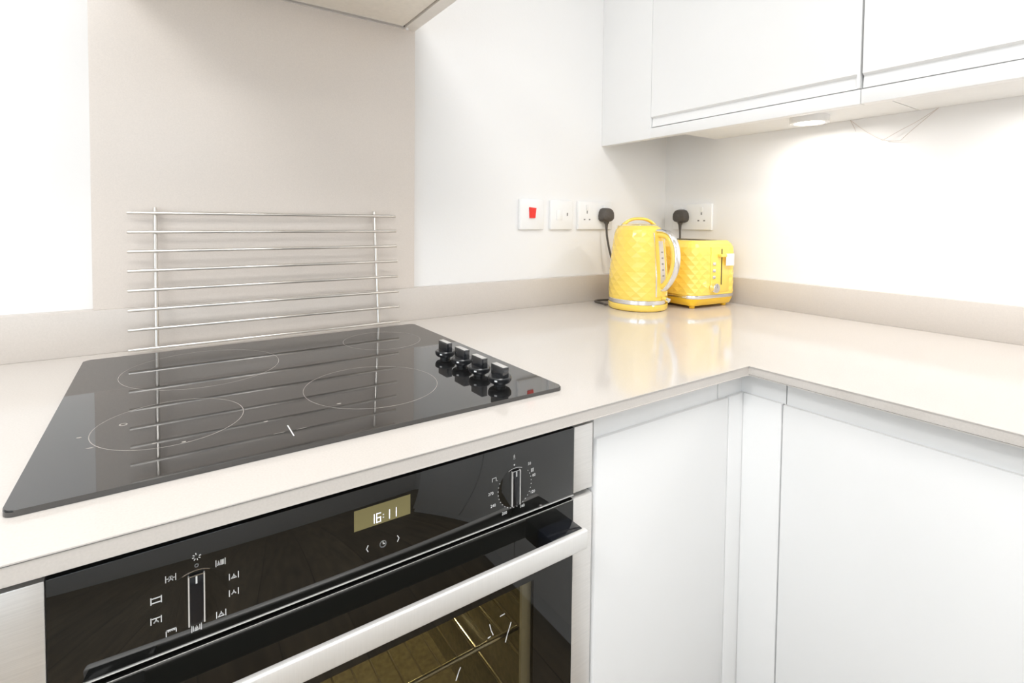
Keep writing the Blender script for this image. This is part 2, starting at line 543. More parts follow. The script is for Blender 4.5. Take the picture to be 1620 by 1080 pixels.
bm = bmesh.new()       # faint lettering of four wide characters beside the rear dial
for k, x in enumerate((.512, .5205, .529, .5375)):
    bx(bm, x, x + .006, -.2936, -.2928, ZG, ZG + .00012); bx(bm, x, x + .0009, -.2965, -.2928, ZG, ZG + .00012)
    bx(bm, x, x + .006, -.2965, -.2957, ZG, ZG + .00012)
add('printed_lettering', bm, 'ringprint', t_hob)
bm = bmesh.new(); annulus(bm, (.0713, -.4367, ZG), .0028, .0042, .00012, 24); add('printed_mark', bm, 'ringprint', t_hob)
for x, y, a in ((.102, -.5135, .4), (.034, -.455, 1.2), (.047, -.492, 2.0), (.128, -.5255, .9), (.21, -.513, 0.3), (.30, -.50, 2.2)):
    bm = bmesh.new()
    prism(bm, [(x + (0.0028 if k % 2 else .0016) * math.cos(2 * PI * k / 7 + a) * (1.6 if k < 3 else 1), y + .0013 * math.sin(2 * PI * k / 7 + a)) for k in range(7)], 'z', ZG, ZG + .0002)
    add('dried_spot', bm, 'ringprint', t_hob)
for x, y in ((.517, -.3805), (.5185, -.4355), (.517, -.4915), (.517, -.5471)):
    bm = bmesh.new()
    lathe(bm, [(.009, 0), (.009, .0045), (.0150, .0052), (.0170, .0085), (.0172, .0125), (.0160, .0140), (.004, .0142)], (x, y, ZG), 40)
    k = add('control_dial', bm, 'black', t_hob, 35)
    bm = bmesh.new(); bx(bm, x - .0052, x + .0052, y - .0155, y + .0155, ZG + .0135, ZG + .0290, bev=.0008)
    add('grip', bm, 'dialgrip', k, 40)
    bm = bmesh.new(); bx(bm, x - .0044, x + .0044, y - .0147, y + .0147, ZG + .0288, ZG + .0293, bev=.0002); add('top_cap', bm, 'capgrey', k, 40)
    bm = bmesh.new(); annulus(bm, (x - .0171 + .0171, y, ZG + .0092), .0170, .01735, .0022, 6, a0=PI * 1.17, a1=PI * 1.24); add('skirt_mark', bm, 'print', k)  # short white arc on the side of the skirt

# ------------------------------------------------------------------ leaning wire rack
t = thing('cooling_rack', 'steel wire rack of eight bars leaning on the splashback behind the hob', 'rack', (.315, -.058, ZG))
RB, RTOP, RH = -.0555, -.0265, .2625        # depth at the foot, at the top, height of the uprights
def rk(z):                                  # rack plane
    return RB + (RTOP - RB) * (z - ZG) / RH
zs = [.0085 + (.2515 - .0085) * k / 7 for k in range(8)]
for z in zs:
    bm = bmesh.new()
    y = rk(z) - .0042
    tube(bm, [(.0585, y, z), (.0592, y, z), (.5685, y, z), (.5692, y, z)], lambda u: .0029 if 0.1 < u < .9 else .0023, 12)
    add('bar', bm, 'rodsteel', t, 50)
for x in (.1007, .5195):
    bm = bmesh.new()
    tube(bm, [(x, rk(ZG), ZG), (x, rk(ZG + .26), ZG + .2545), (x, rk(ZG + .2565), ZG + .2565)], lambda u: .0034 if u < .9 else .0026, 12)
    add('upright_rod', bm, 'rodsteel', t, 50)

# ------------------------------------------------------------------ oven
YG, OX0, OX1 = -.6482, 0.0, 0.6035
GX0, GX1 = .0338, .5690
ZT, ZPB, ZDT, ZDB = -.0325, -.1235, -.1300, -.590
t = thing('built_in_oven', 'built-in oven of black glass and steel under the hob', 'oven', (.302, YG, -.60))
cp = box('control_panel', (GX0, GX1, YG, YG + .022, ZPB, ZT), 'ovenglass', t, bev=.0006)
for a, b in ((OX0, GX0 - .0004), (GX1 + .0004, OX1)):
    box('steel_strip', (a, b, YG - .0002, YG + .022, ZPB + .001, ZT), 'steel', t, bev=.001)
    box('door_strip', (a, b, YG - .0006, YG + .022, ZDB, ZDT), 'steel', t, bev=.001)
box('panel_trim', (GX0, GX1, YG - .0006, YG + .02, ZPB - .0011, ZPB - .0002), 'steel_h', t)
bm = bmesh.new(); bx(bm, OX0 + .003, OX1 - .006, YG + .010, YG + .03, ZDT - .004, ZPB + .003); bx(bm, OX0, OX1 - .002, YG + .006, YG + .02, ZT, -.0165)
add('gap_liner', bm, 'gap', t)
# door: black glass surround with a see-through window
WX0, WX1, WZ1, WZ0 = .100, .5035, -.2150, -.520
bm = bmesh.new()
bx(bm, GX0, WX0, YG, YG + .02, ZDB, ZDT); bx(bm, WX1, GX1, YG, YG + .02, ZDB, ZDT)
bx(bm, WX0, WX1, YG, YG + .02, WZ1, ZDT); bx(bm, WX0, WX1, YG, YG + .02, ZDB, WZ0)
door = add('door', bm, 'ovenglass', t)
box('window_pane', (WX0, WX1, YG, YG + .004, WZ0, WZ1), 'ovenpane', door)
for a in (WX0, WX1 - .0145):
    box('inner_frame', (a, a + .0145, YG + .006, YG + .010, WZ0, WZ1), 'steel', door)
box('door_edge_glint', (GX0, GX1, YG - .0004, YG + .001, ZDT - .0005, ZDT), 'steel', door)  # steel sliver stands in for the highlight along the door's top edge
# cavity
bm = bmesh.new()
cx0, cx1, cy0, cy1, cz0, cz1 = .075, .5285, YG + .03, -.20, -.545, -.190
bx(bm, cx0 - .01, cx0, cy0, cy1, cz0, cz1); bx(bm, cx1, cx1 + .01, cy0, cy1, cz0, cz1)
bx(bm, cx0, cx1, cy1, cy1 + .01, cz0, cz1); bx(bm, cx0, cx1, cy0, cy1, cz0 - .01, cz0); bx(bm, cx0, cx1, cy0, cy1, cz1, cz1 + .01)
cav = add('cavity', bm, 'enamel', t)
for z in (-.285, -.36, -.435):
    for x, s in ((cx0, 1), (cx1, -1)):
        bm = bmesh.new(); tube(bm, [(x + s * .008, cy0 + .01, z), (x + s * .008, cy1 - .01, z)], .003, 8); add('shelf_rail', bm, 'chrome', cav, 50)
bm = bmesh.new(); tube(bm, [(cx0 + .012, cy1 - .01, -.262), (cx1 - .012, cy1 - .01, -.262)], .003, 8); add('rear_rail', bm, 'chrome', cav, 50)
sh = None
bm = bmesh.new()
zz = -.318
loop = [(cx0 + .012, cy0 + .02, zz), (cx1 - .012, cy0 + .02, zz), (cx1 - .012, cy1 - .02, zz), (cx0 + .012, cy1 - .02, zz)]
for a, b in zip(loop, loop[1:] + loop[:1]):
    tube(bm, [a, b], .0032, 8)
sh = add('wire_shelf', bm, 'chrome', t, 50)
for k in range(17):
    x = cx0 + .035 + k * (cx1 - cx0 - .07) / 16
    bm = bmesh.new(); tube(bm, [(x, cy0 + .02, zz + .002), (x, cy1 - .02, zz + .002)], .0014, 6); add('wire', bm, 'chrome', sh, 50)
l = bpy.data.lights.new('cavity_fill_lamp', 'POINT'); l.energy = 5.0; l.color = (1, .86, .55); l.shadow_soft_size = .02  # point lamp added to brighten the cavity
lo = bpy.data.objects.new('cavity_fill_lamp', l); lo.location = (.45, -.24, -.215); COL.objects.link(lo)
bm = bmesh.new(); cyl(bm, (.45, -.204, -.225), .022, .004, 'y', 24); add('lamp_cover', bm, 'gauge', cav)
# short pale curved strokes on the window
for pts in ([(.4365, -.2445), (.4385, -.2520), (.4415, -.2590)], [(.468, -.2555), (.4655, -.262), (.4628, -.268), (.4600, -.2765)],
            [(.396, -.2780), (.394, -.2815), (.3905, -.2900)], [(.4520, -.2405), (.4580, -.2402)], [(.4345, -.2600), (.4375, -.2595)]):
    bm = bmesh.new(); stroke(bm, pts, .0011, YG - .0001, .0003); add('pale_stroke', bm, 'print', door)
# handle
hd = box('handle', (.0385, .5650, YG - .0335, YG - .0260, -.1775, -.1526), 'steel_h', t, bev=.0022, seg=3)
for a, b in ((.5095, .5605), (.043, .094)):
    box('handle_bracket', (a, b, YG - .027, YG + .001, -.1780, -.1518), 'blackgloss', hd, bev=.0012)

# dials on the panel
def dial(cx, cz, lab):
    bm = bmesh.new()
    n = 48
    prof = [(.0245, YG + .001), (.0245, YG - .00005), (.0243, YG - .0001), (.001, YG - .0001)]
    rings = [[bm.verts.new((cx + r * math.cos(2 * PI * k / n), y, cz + r * math.sin(2 * PI * k / n))) for k in range(n)] for r, y in prof]
    for a, b in zip(rings, rings[1:]):
        for k in range(n): bm.faces.new((a[k], a[(k + 1) % n], b[(k + 1) % n], b[k]))
    bm.faces.new(rings[-1]); bm.faces.new(rings[0][::-1])
    d = add('rotary_dial', bm, 'ovenglass', t, 40); d['label'] = lab
    bm = bmesh.new(); annulus(bm, (cx, YG - .0005, cz), .0238, .0243, .0004, 30, 'y', PI * .36, PI * .64); add('rim_highlight', bm, 'chrome', d)
    bm = bmesh.new(); bx(bm, cx - .0054, cx + .0054, YG - .0030, YG - .0005, cz - .0222, cz + .0212, bev=.0008); add('grip', bm, 'blackgloss', d, 40)
    for s in (-1, 1):
        bm = bmesh.new(); xx = cx + s * .0058
        bx(bm, xx - .0005, xx + .0005, YG - .0033, YG - .0006, cz - .0222, cz + .0212); add('chrome_edge', bm, 'steel_h', d)
    bm = bmesh.new(); bx(bm, cx - .0058, cx + .0058, YG - .0033, YG - .0025, cz + .0209, cz + .0215); add('top_edge', bm, 'chrome', d)
    bm = bmesh.new(); stroke(bm, [(cx, cz + .0198), (cx, cz + .0148)], .0013, YG - .0031); add('pointer_line', bm, 'print', d)
FX, FZ, TX, TZ = .1323, -.0855, .4722, -.0855
dial(FX, FZ, 'oven function dial with chrome edges')
dial(TX, TZ, 'oven temperature dial with chrome edges')
YP = YG - .00002
def icon(cx, cz, parts, w=.00065, nm='function_symbol'):
    bm = bmesh.new()
    for pl in parts:
        stroke(bm, [(cx + x * .001, cz + z * .001) for x, z in pl], w, YP)
    return add(nm, bm, 'print', cp)
side = [[(-3.6, -2.6), (-3.6, 2.6)], [(3.6, -2.6), (3.6, 2.6)]]
def fan(r=1.6, ox=0, oz=0):
    return [[(ox, oz), (ox + r * math.cos(a), oz + r * math.sin(a))] for a in (PI / 2, PI * 7 / 6, PI * 11 / 6)] + \
           [[(ox - r * .9, oz - r * .75), (ox - r * .35, oz + r * .1)], [(ox + r * .9, oz - r * .75), (ox + r * .35, oz + r * .1)]]
icon(.1326, -.0575, [[(x * 1000 - 132.6, z * 1000 + 57.5) for x, z in circle_pts(.1326, -.0575, .0013, 12)]], .0006)
bm = bmesh.new()
for k in range(8):
    a = 2 * PI * k / 8 + .2
    if k == 1: continue
    stroke(bm, [(.1327 + .0022 * math.cos(a), -.0497 + .0022 * math.sin(a)), (.1327 + .0030 * math.cos(a), -.0497 + .0030 * math.sin(a))], .00075, YP)
add('function_symbol', bm, 'print', cp)
icon(.1509, -.0615, side + [[(-2.2, -2), (-1.6, 1.6), (-.8, -2), (-2.2, -.6)], [(.2, -2), (.2, 2)], [(1.2, -2), (1.2, 2)], [(2.2, -2), (2.2, 2)]])
icon(.1613, -.0776, side + fan(1.7, 0, -.2) + [[(-2, -1.8), (2, -1.8)]])
icon(.1612, -.0926, side + fan(1.7, 0, 0))
icon(.1510, -.1081, side + fan(1.7, 0, .2) + [[(-2.2, -2), (2.2, -2)]])
icon(.1321, -.1125, side + [[(-2.4, -2), (-2.4, 2)], [(2.4, -2), (2.4, 2)], [(-1.4, -2), (0, 2), (1.4, -2), (-1.4, -2)], [(0, 1), (0, -1.4)]])
icon(.1136, -.1079, [[(-3.6, -2.6), (-3.6, 2.2), (3.6, 2.2), (3.6, -1)], [(-2.2, .9), (-1.4, 1.5), (-.6, .9), (.2, 1.5), (1, .9), (1.8, 1.5), (2.6, .9)]])
icon(.1031, -.0934, side + [[(-2.6, 1.9), (2.6, 1.9)]] + fan(1.6, 0, -.5))
icon(.1033, -.0762, side + [[(-2.6, 1.9), (2.6, 1.9)], [(-2.6, -1.9), (2.6, -1.9)]], .0008)
icon(.1137, -.0614, side + [[(x, z) for x, z in circle_pts(0, .2, 1.5, 12)], [(-2.6, 0), (-1.5, 0)], [(1.5, 0), (2.6, 0)], [(-1.1, -1.6), (-1.5, -2.2)], [(1.1, -1.6), (1.5, -2.2)], [(0, .8), (0, -.6)]], .0006)
# temperature scale
for s, x, z in (('50', .4942, -.0620), ('80', .5016, -.0785), ('120', .4998, -.0995), ('160', .4835, -.1128), ('200', .4567, -.1138), ('240', .4400, -.0996), ('270', .4365, -.0841)):
    text('temperature_number', s, x, z, YP - .0001, .0050, 'print', cp)
bm = bmesh.new()
for k in range(23):
    a = PI / 2 - math.radians(52 + 11 * k)
    if 50 + 11 * k > 300: break
    x, z = TX + .0252 * math.cos(a), TZ + .0252 * math.sin(a)
    stroke(bm, [(x - .0002, z), (x + .0002, z)], .0007, YP)
sc = add('temperature_scale_dots', bm, 'print', cp)
icon(.4414, -.0680, [[(-3, -2), (-3, 2), (2.6, 2), (2.6, -2)], [(4.2, -2.2), (4.4, -2.2)]], .0006, 'grill_symbol')
icon(.4990, -.0713, [[(-1.8, -2), (-1.8, 2)], [(-.6, -2), (-.6, 2)], [(.6, -2), (.6, 2)], [(1.8, -2), (1.8, 2)], [(-2, 2), (2, 2)]], .0005, 'warming_symbol')
icon(.4705, -.0480, [circle_pts(0, -1.6, 1.1, 10), [(-.6, -.6), (-.6, 3.2), (.6, 3.2), (.6, -.6)]], .0005, 'thermometer_symbol')
bm = bmesh.new(); prism(bm, circle_pts(.4707, -.0575, .0010, 12)[:-1], 'y', YP, YP - .0003); add('pointer_dot', bm, 'print', cp)
# clock display
ds = box('clock_display', (.2706, .3323, YG - .0003, YG + .001, -.0748, -.0535), 'display', cp)
def seg7(x, z0, w, h, segs, nm):
    P = {'a': ((0, h), (w, h)), 'b': ((w, h / 2), (w, h)), 'c': ((w, 0), (w, h / 2)), 'd': ((0, 0), (w, 0)), 'e': ((0, 0), (0, h / 2)), 'f': ((0, h / 2), (0, h)), 'g': ((0, h / 2), (w, h / 2))}
    bm = bmesh.new()
    for s in segs:
        (xa, za), (xb, zb) = P[s]
        stroke(bm, [(x + xa, z0 + za), (x + xb, z0 + zb)], .0010, YG - .00032, .0002)
    return add(nm, bm, 'digit', cp)
zb = -.0722; hh = .0090
seg7(.2910 - .004, zb, .0048, hh, 'bc', 'digit_one')
seg7(.2944, zb, .0042, hh, 'acdefg', 'digit_six')
bm = bmesh.new(); stroke(bm, [(.3016, zb + .0032), (.3017, zb + .0032)], .0009, YG - .00032, .0002); stroke(bm, [(.3016, zb + .0062), (.3017, zb + .0062)], .0009, YG - .00032, .0002); add('digit_colon', bm, 'digit', cp)
seg7(.3085 - .0042, zb, .0042, hh, 'bc', 'digit_one')
seg7(.3160 - .0042, zb, .0042, hh, 'bc', 'digit_one')
icon(.3015, -.0977, [circle_pts(0, 0, 3.3, 24), [(0, 2.2), (0, 0), (1.7, .2)]], .0008, 'clock_symbol')
icon(.2844, -.0970, [[(.8, 3), (-.8, 0), (.8, -3)]], .0008, 'arrow_symbol')
icon(.3185, -.0974, [[(-.8, 3), (.8, 0), (-.8, -3)]], .0008, 'arrow_symbol')

# ------------------------------------------------------------------ base cabinets
DY, DX = -.652, .9644              # door fronts of the two runs
DT = -.0560                        # top edge of the doors
ZB = -.78
SET = .006
def base_left(x0, x1, rail_x1, label, name='base_cabinet'):
    t = thing(name, label, 'cabinet', ((x0 + x1) / 2, DY + .3, ZF))
    box('door', (x0 + .0015, x1 - .0015, DY, DY + .02, ZB, DT), 'cabinet', t, bev=.0012)
    box('carcass', (x0, x1, DY + .022 + SET, -.01, ZB, -TC - .001), 'carcass', t)
    bm = bmesh.new()
    prism(bm, [(DY + SET, -TC - .0008), (DY + SET, DT - .0015), (DY + .0215, DT - .0015), (DY + .0215, -.10), (DY + SET + .021, -.10), (DY + SET + .021, -TC - .0008)], 'x', x0 + .0008, rail_x1)
    add('handle_rail', bm, 'cabinet', t)
    return t
base_left(.6065, .9215, .8965, 'white base cabinet with plain door between the oven and the corner')
base_left(-.602, -.002, -.003, 'white base cabinet left of the oven')
# oven housing sides
t = thing('oven_housing', 'white carcass boards round the built-in oven', 'cabinet', (.302, -.35, ZF))
box('side_panel', (-.0015, .0165, YG + .035, -.012, ZB, -TC - .001), 'carcass', t); box('side_panel', (.587, .6055, YG + .035, -.012, ZB, -TC - .001), 'carcass', t)
box('bottom_panel', (.0165, .587, YG + .035, -.012, ZB, -.612), 'carcass', t)
box('drawer_front', (.001, .6025, DY, DY + .02, ZB, -.596), 'cabinet', t, bev=.0012)
# corner post: two fillers meeting in the inner corner
t = thing('corner_post', 'white filler post in the inner corner between the two base runs', 'cabinet trim', (.95, -.65, ZF))
box('filler', (.9230, DX + .018, DY, DY + .018, ZB, DT + .0006), 'cabinet', t, bev=.0008)
box('filler', (DX, DX + .018, -.7175, DY - .0004, ZB, DT + .0006), 'cabinet', t, bev=.0008)
bm = bmesh.new(); bx(bm, .8985, DX + SET, DY + SET, DY + SET + .018, DT, -TC - .0008); add('rail_piece', bm, 'cabinet', t)
bm = bmesh.new(); bx(bm, DX + SET, DX + SET + .018, -.7215, DY + SET + .018, DT, -TC - .0008); add('rail_piece', bm, 'cabinet', t)
def base_right(ya, yb, label):
    t = thing('base_cabinet', label, 'cabinet', (DX + .3, (ya + yb) / 2, ZF))
    box('door', (DX, DX + .02, ya + .0015, yb - .0015, ZB, DT), 'cabinet', t, bev=.0012)
    box('carcass', (DX + .036, XW - .01, ya, yb, ZB, -TC - .001), 'carcass', t)
    bm = bmesh.new()
    prism(bm, [(DX + SET, -TC - .0008), (DX + SET, DT - .0015), (DX + .0215, DT - .0015), (DX + .0215, -.10), (DX + SET + .021, -.10), (DX + SET + .021, -TC - .0008)], 'y', ya + .0008, yb - .0048)
    add('handle_rail', bm, 'cabinet', t)
base_right(-1.318, -.7185, 'white base cabinet with wide plain door right of the corner post')
base_right(-1.92, -1.32, 'second white base cabinet along the right run, past the wide door')
# plinths
tag(box('plinth', (-.602, DX + .06, DY + .05, DY + .066, ZF, ZB), 'cabinet'), 'white plinth board under the oven run', 'plinth')
tag(box('plinth', (DX + .06, DX + .076, YE + .3, DY + .066, ZF, ZB), 'cabinet'), 'white plinth board under the right run', 'plinth')

# ------------------------------------------------------------------ wall cabinets on the right wall
WX, WZB, WZU, WZT = 1.2703, .480, .507, 1.20
def wall_door(t, ya, yb, end_strip):
    """handleless door: flat face with a finger pull scooped out along its lower edge"""
    zt, zs, zb = WZT, .5395, .5115
    bm = bmesh.new()
    prof = [(WX, zt), (WX, zs), (WX + .008, zs - .004), (WX + .0045, zb), (WX + .019, zb), (WX + .019, zt)]
    prism(bm, prof, 'y', ya + (0.007 if end_strip else .0015), yb - .0015)
    d = add('door', bm, 'cabinet', t)
    if end_strip:
        box('door_end', (WX, WX + .019, ya + .0015, ya + .007, zb, zt), 'cabinet', d)
    return d
def wall_cab(ya, yb, label, end_strip, filler=None):
    t = thing('wall_cabinet', label, 'cabinet', ((WX + XW) / 2, (ya + yb) / 2, WZB))
    bm = bmesh.new(); bx(bm, WX + .021, XW - .001, ya + .0005, (filler or yb) - .0005, WZU, WZT); add('carcass', bm, 'carcass', t)
    wall_door(t, ya, yb, end_strip)
    if filler is not None:
        box('filler', (WX, WX + .020, yb, filler - .0005, WZB, WZT), 'cabinet', t, bev=.0006)
    box('light_pelmet', (WX, WX + .022, ya + .0003, (yb if filler is not None else yb - .0003), WZB, .5085), 'cabinet', t, bev=.0008)
    return t
wall_cab(-.6985, -.188, 'white wall cabinet in the corner with a filler strip on its left', True, filler=0.0)
wall_cab(-1.200, -.6995, 'white wall cabinet right of the corner wall cabinet', False)
# under-cabinet light, plus a second added out of view to brighten the corner
for LX, LY, lab in ((1.452, -.522, 'small round lit downlight under the corner wall cabinet'), (1.452, -.985, 'small round downlight added out of view under the second wall cabinet')):
    t = thing('under_cabinet_light', lab, 'light', (LX, LY, WZU), group='lights under the wall cabinets')
    bm = bmesh.new(); annulus(bm, (LX, LY, WZU - .017), .033, .042, .0168, 40); add('trim', bm, 'socket', t, 40)
    bm = bmesh.new(); cyl(bm, (LX, LY, WZU - .0160), .0335, .0155, n=40); add('lens', bm, 'lens', t, 40)
    area('under_cabinet_lamp', (LX, LY, WZU - .019), (0, 0, 0), .06, .06, UNDERLIGHT_W, (1.0, .965, .93), 'DISK')
# cobweb
t = thing('cobweb', 'sagging grey cobweb strands hanging below the wall cabinet', 'cobweb', (1.578, -.65, .44))
for pts in ([(1.579, -.5607, .5060), (1.578, -.5711, .4841), (1.577, -.5740, .4760)],
            [(1.579, -.5607, .5060), (1.576, -.6028, .4669), (1.574, -.6359, .4456), (1.574, -.6671, .4400)],
            [(1.574, -.6294, .4440), (1.575, -.6650, .4640), (1.577, -.7000, .4830), (1.579, -.7345, .5060)],
            [(1.574, -.6671, .4400), (1.576, -.6900, .4640), (1.579, -.7345, .5060)]):
    bm = bmesh.new(); tube(bm, spline(pts, 6), .0006, 5); add('strand', bm, 'web', t)

# ------------------------------------------------------------------ sockets and switches
def plate(t, wall, c, zc, w, h=.086, dep=.009):
    if wall == 'back':
        return box('faceplate', (c - w / 2, c + w / 2, -dep, 0, zc - h / 2, zc + h / 2), 'socket', t, bev=.0022, seg=3)
    return box('faceplate', (XW - dep, XW, c - w / 2, c + w / 2, zc - h / 2, zc + h / 2), 'socket', t, bev=.0022, seg=3)
def on(wall, u, z, du, dz, a, b, nm, m, t, bev=0.0):
    """a small block standing proud of the wall from depth a to b; u runs to the right as seen from the room"""
    if wall == 'back':
        return box(nm, (u - du / 2, u + du / 2, -b, -a, z - dz / 2, z + dz / 2), m, t, bev=bev)
    return box(nm, (XW - b, XW - a, u - du / 2, u + du / 2, z - dz / 2, z + dz / 2), m, t, bev=bev)
ZS = .2625
t = thing('cooker_switch', 'white cooker switch plate with a red rocker', 'switch', (.991, 0, ZS))
plate(t, 'back', .991, ZS, .086)
bm = bmesh.new(); prism(bm, [(.9800, ZS + .0200), (1.0040, ZS + .0185), (1.0005, ZS - .0105), (.9815, ZS - .0105)], 'y', -.0088, -.0125)
add('rocker', bm, 'red', t)
t = thing('fused_outlet', 'plain white outlet plate with one small dot, between cooker switch and socket', 'outlet', (1.1025, 0, ZS))
plate(t, 'back', 1.1025, ZS, .086)
on('back', 1.124, ZS + .002, .0045, .009, .0088, .0093, 'indicator', 'hole', t)
on('back', 1.0925, ZS, .022, .030, .0088, .0105, 'fuse_cover', 'socket', t, .0006)
def double_socket(wall, c, label, free, sgn):
    t = thing('double_socket', label, 'socket', (c, 0, ZS) if wall == 'back' else (XW, c, ZS))
    plate(t, wall, c, ZS, .146)
    for k in (-1, 1):
        u = c + k * .0365 * sgn
        on(wall, u, ZS + .024, .010, .016, .0088, .0110, 'rocker_switch', 'socket', t, .0005)
        if k == free:
            on(wall, u, ZS + .010, .0042, .0085, .0086, .0092, 'earth_hole', 'hole', t)
            for s in (-1, 1):
                on(wall, u + s * .0105, ZS - .0125, .0065, .0042, .0086, .0092, 'pin_hole', 'hole', t)
    return t
double_socket('back', 1.241, 'white double socket on the wall behind the kettle', -1, 1)
double_socket('right', -.1115, 'white double socket on the right wall above the toaster', 1, -1)

def plug_mesh(t, wall, u, zc):
    """moulded plug: domed body tapering to the front, plus cable collar"""
    out = [(-.0255, -.014), (-.0265, -.004), (-.0245, .008), (-.018, .0175), (-.008, .0215), (.008, .0215), (.018, .0175), (.0245, .008), (.0265, -.004), (.0255, -.014), (.020, -.0195), (.010, -.0225), (-.010, -.0225), (-.020, -.0195)]
    bm = bmesh.new()
    rings = []
    for dep, s in ((.0095, 1.0), (.018, 1.0), (.026, .94), (.031, .82), (.033, .6)):
        ring = []
        for a, b in out:
            p = (u + a * s, -dep, zc + b * s) if wall == 'back' else (XW - dep, u - a * s, zc + b * s)
            ring.append(bm.verts.new(p))
        rings.append(ring)
    n = len(out)
    for A, B in zip(rings, rings[1:]):
        for k in range(n): bm.faces.new((A[k], A[(k + 1) % n], B[(k + 1) % n], B[k]))
    bm.faces.new(rings[0][::-1]); bm.faces.new(rings[-1])
    add('plug_body', bm, 'plug', t, 35)
    bm = bmesh.new()
    f = lambda z: (u, -.020, z) if wall == 'back' else (XW - .020, u, z)
    tube(bm, [f(zc - .018), f(zc - .026), f(zc - .030), f(zc - .033), f(zc - .044), f(zc - .046)], lambda q: .0095 if q < .1 else (.0075 if q < .3 else (.0050 if q < .7 else .0038)), 12)
    add('cable_collar', bm, 'plug', t, 40)
ZP = .2655
t = thing('kettle_plug', 'black plug with thin cable in the socket left of the kettle', 'plug', (1.2775, -.02, ZP))
plug_mesh(t, 'back', 1.2775, ZP)
bm = bmesh.new()
tube(bm, spline([(1.2775, -.020, ZP - .044), (1.2800, -.022, .190), (1.2890, -.028, .140), (1.3100, -.040, .060), (1.3150, -.055, .012), (1.2900, -.060, .0045), (1.2400, -.048, .0045), (1.2080, -.047, .0045),
                 (1.1980, -.064, .0045), (1.1900, -.098, .0045), (1.1820, -.112, .0050), (1.1815, -.120, .0055)], 10), .0032, 8)
add('cable', bm, 'plug', t, 60)
t = thing('toaster_plug', 'black plug with thin cable in the socket above the toaster', 'plug', (XW - .02, -.0765, ZP))
plug_mesh(t, 'right', -.0765, ZP)
bm = bmesh.new()
tube(bm, spline([(XW - .020, -.0765, ZP - .044), (XW - .0205, -.0780, .19), (XW - .0225, -.0790, .12), (XW - .0240, -.0700, .05), (XW - .030, -.060, .012), (XW - .05, -.052, .0045), (XW - .08, -.048, .0045)], 10), .0030, 8)
add('cable', bm, 'plug', t, 60)

# ------------------------------------------------------------------ kettle
KX, KY = 1.243, -.177
HA = math.radians(274)                       # direction the handle points in
t = thing('kettle', 'yellow faceted kettle with chrome handle standing before the toaster', 'kettle', (KX, KY, 0))
bm = bmesh.new(); lathe(bm, [(.070, 0), (.0775, .0012), (.0800, .004), (.0812, .010), (.0812, .0165), (.0795, .0185), (.060, .0190)], n=64); add('base', bm, 'yellow', t, 40, True)
bm = bmesh.new(); lathe(bm, [(.0775, .0190), (.0775, .0205), (.0806, .0215), (.0808, .0300), (.0795, .0312), (.060, .0314)], n=64); add('chrome_band', bm, 'chrome', t, 40, True)
NS = 34
zrows = [.0312, .040, .0535, .067, .0805, .094, .1075, .121, .1345, .148, .1615, .175, .1885, .202, .2130, .2215, .2290, .2340]
def kr(z):
    P = [(.03, .0800), (.06, .0799), (.0975, .0792), (.151, .0748), (.19, .0700), (.2130, .0660), (.2215, .0632), (.2290, .0575), (.2340, .0500)]
    for (a, ra), (b, rb) in zip(P, P[1:]):
        if z <= b: return ra + (rb - ra) * max(0, (z - a) / (b - a))
    return P[-1][1]
bm = bmesh.new()
rings = []
for i, z in enumerate(zrows):
    ring = []
    for k in range(NS):
        a = 2 * PI * (k + .5) / NS
        dd = abs((a - HA + PI) % (2 * PI) - PI)
        amp = .0008 if (1 <= i <= 13 and dd > .36) else 0
        r = kr(z) + (amp if (i + k) % 2 == 0 else -amp * .6)
        ring.append(bm.verts.new((r * math.cos(a), r * math.sin(a), z)))
    rings.append(ring)
for i in range(len(rings) - 1):
    for k in range(NS):
        a, b, c, d = rings[i][k], rings[i][(k + 1) % NS], rings[i + 1][(k + 1) % NS], rings[i + 1][k]
        if i >= 14:
            bm.faces.new((a, b, c, d))
        elif (i + k) % 2 == 0:
            bm.faces.new((a, b, c)); bm.faces.new((a, c, d))
        else:
            bm.faces.new((a, b, d)); bm.faces.new((b, c, d))
bm.faces.new(rings[0][::-1]); bm.faces.new(rings[-1])
add('body', bm, 'yellow', t, 5, True)
bm = bmesh.new(); lathe(bm, [(.0500, .2336), (.0490, .2356), (.0465, .2366), (.001, .2372)], n=48); lid = add('lid', bm, 'chrome', t, 40, True)
bm = bmesh.new(); lathe(bm, [(.0420, .2368), (.0400, .2378), (.001, .2382)], n=48); add('lid_plate', bm, 'yellow', lid, 40, True).location -= lid.location
ca, sa = math.cos(HA + PI / 2), math.sin(HA + PI / 2)
va = math.atan2(.546, -.838) # lid bar runs across the view
ux, uy = math.cos(va), math.sin(va)
bm = bmesh.new()
tube(bm, [(ux * q * .045, uy * q * .045, .2345 + .0185 * (1 - abs(q) ** 2.6)) for q in [x / 12 for x in range(-12, 13)]], .0090, 12, ry=.0044, up=(0, 0, 1))
add('lid_handle', bm, 'yellow', t, 60, True)
# spout on the side opposite the handle
bm = bmesh.new()
so = HA + PI
def sp(r, da, z): return (r * math.cos(so + da), r * math.sin(so + da), z)
vs = [sp(.0655, -.42, .214), sp(.0655, .42, .214), sp(.074, 0, .2325), sp(.0560, -.42, .2325), sp(.0560, .42, .2325), sp(.070, 0, .176), sp(.086, 0, .2315)]
V = [bm.verts.new(v) for v in vs]
for f in ((0, 5, 2), (5, 1, 2), (0, 2, 3), (2, 1, 4), (3, 2, 4), (0, 3, 4, 1), (0, 1, 5)):
    bm.faces.new([V[q] for q in f])
bm.verts.remove(V[6])
add('spout', bm, 'yellow', t, 20, True)
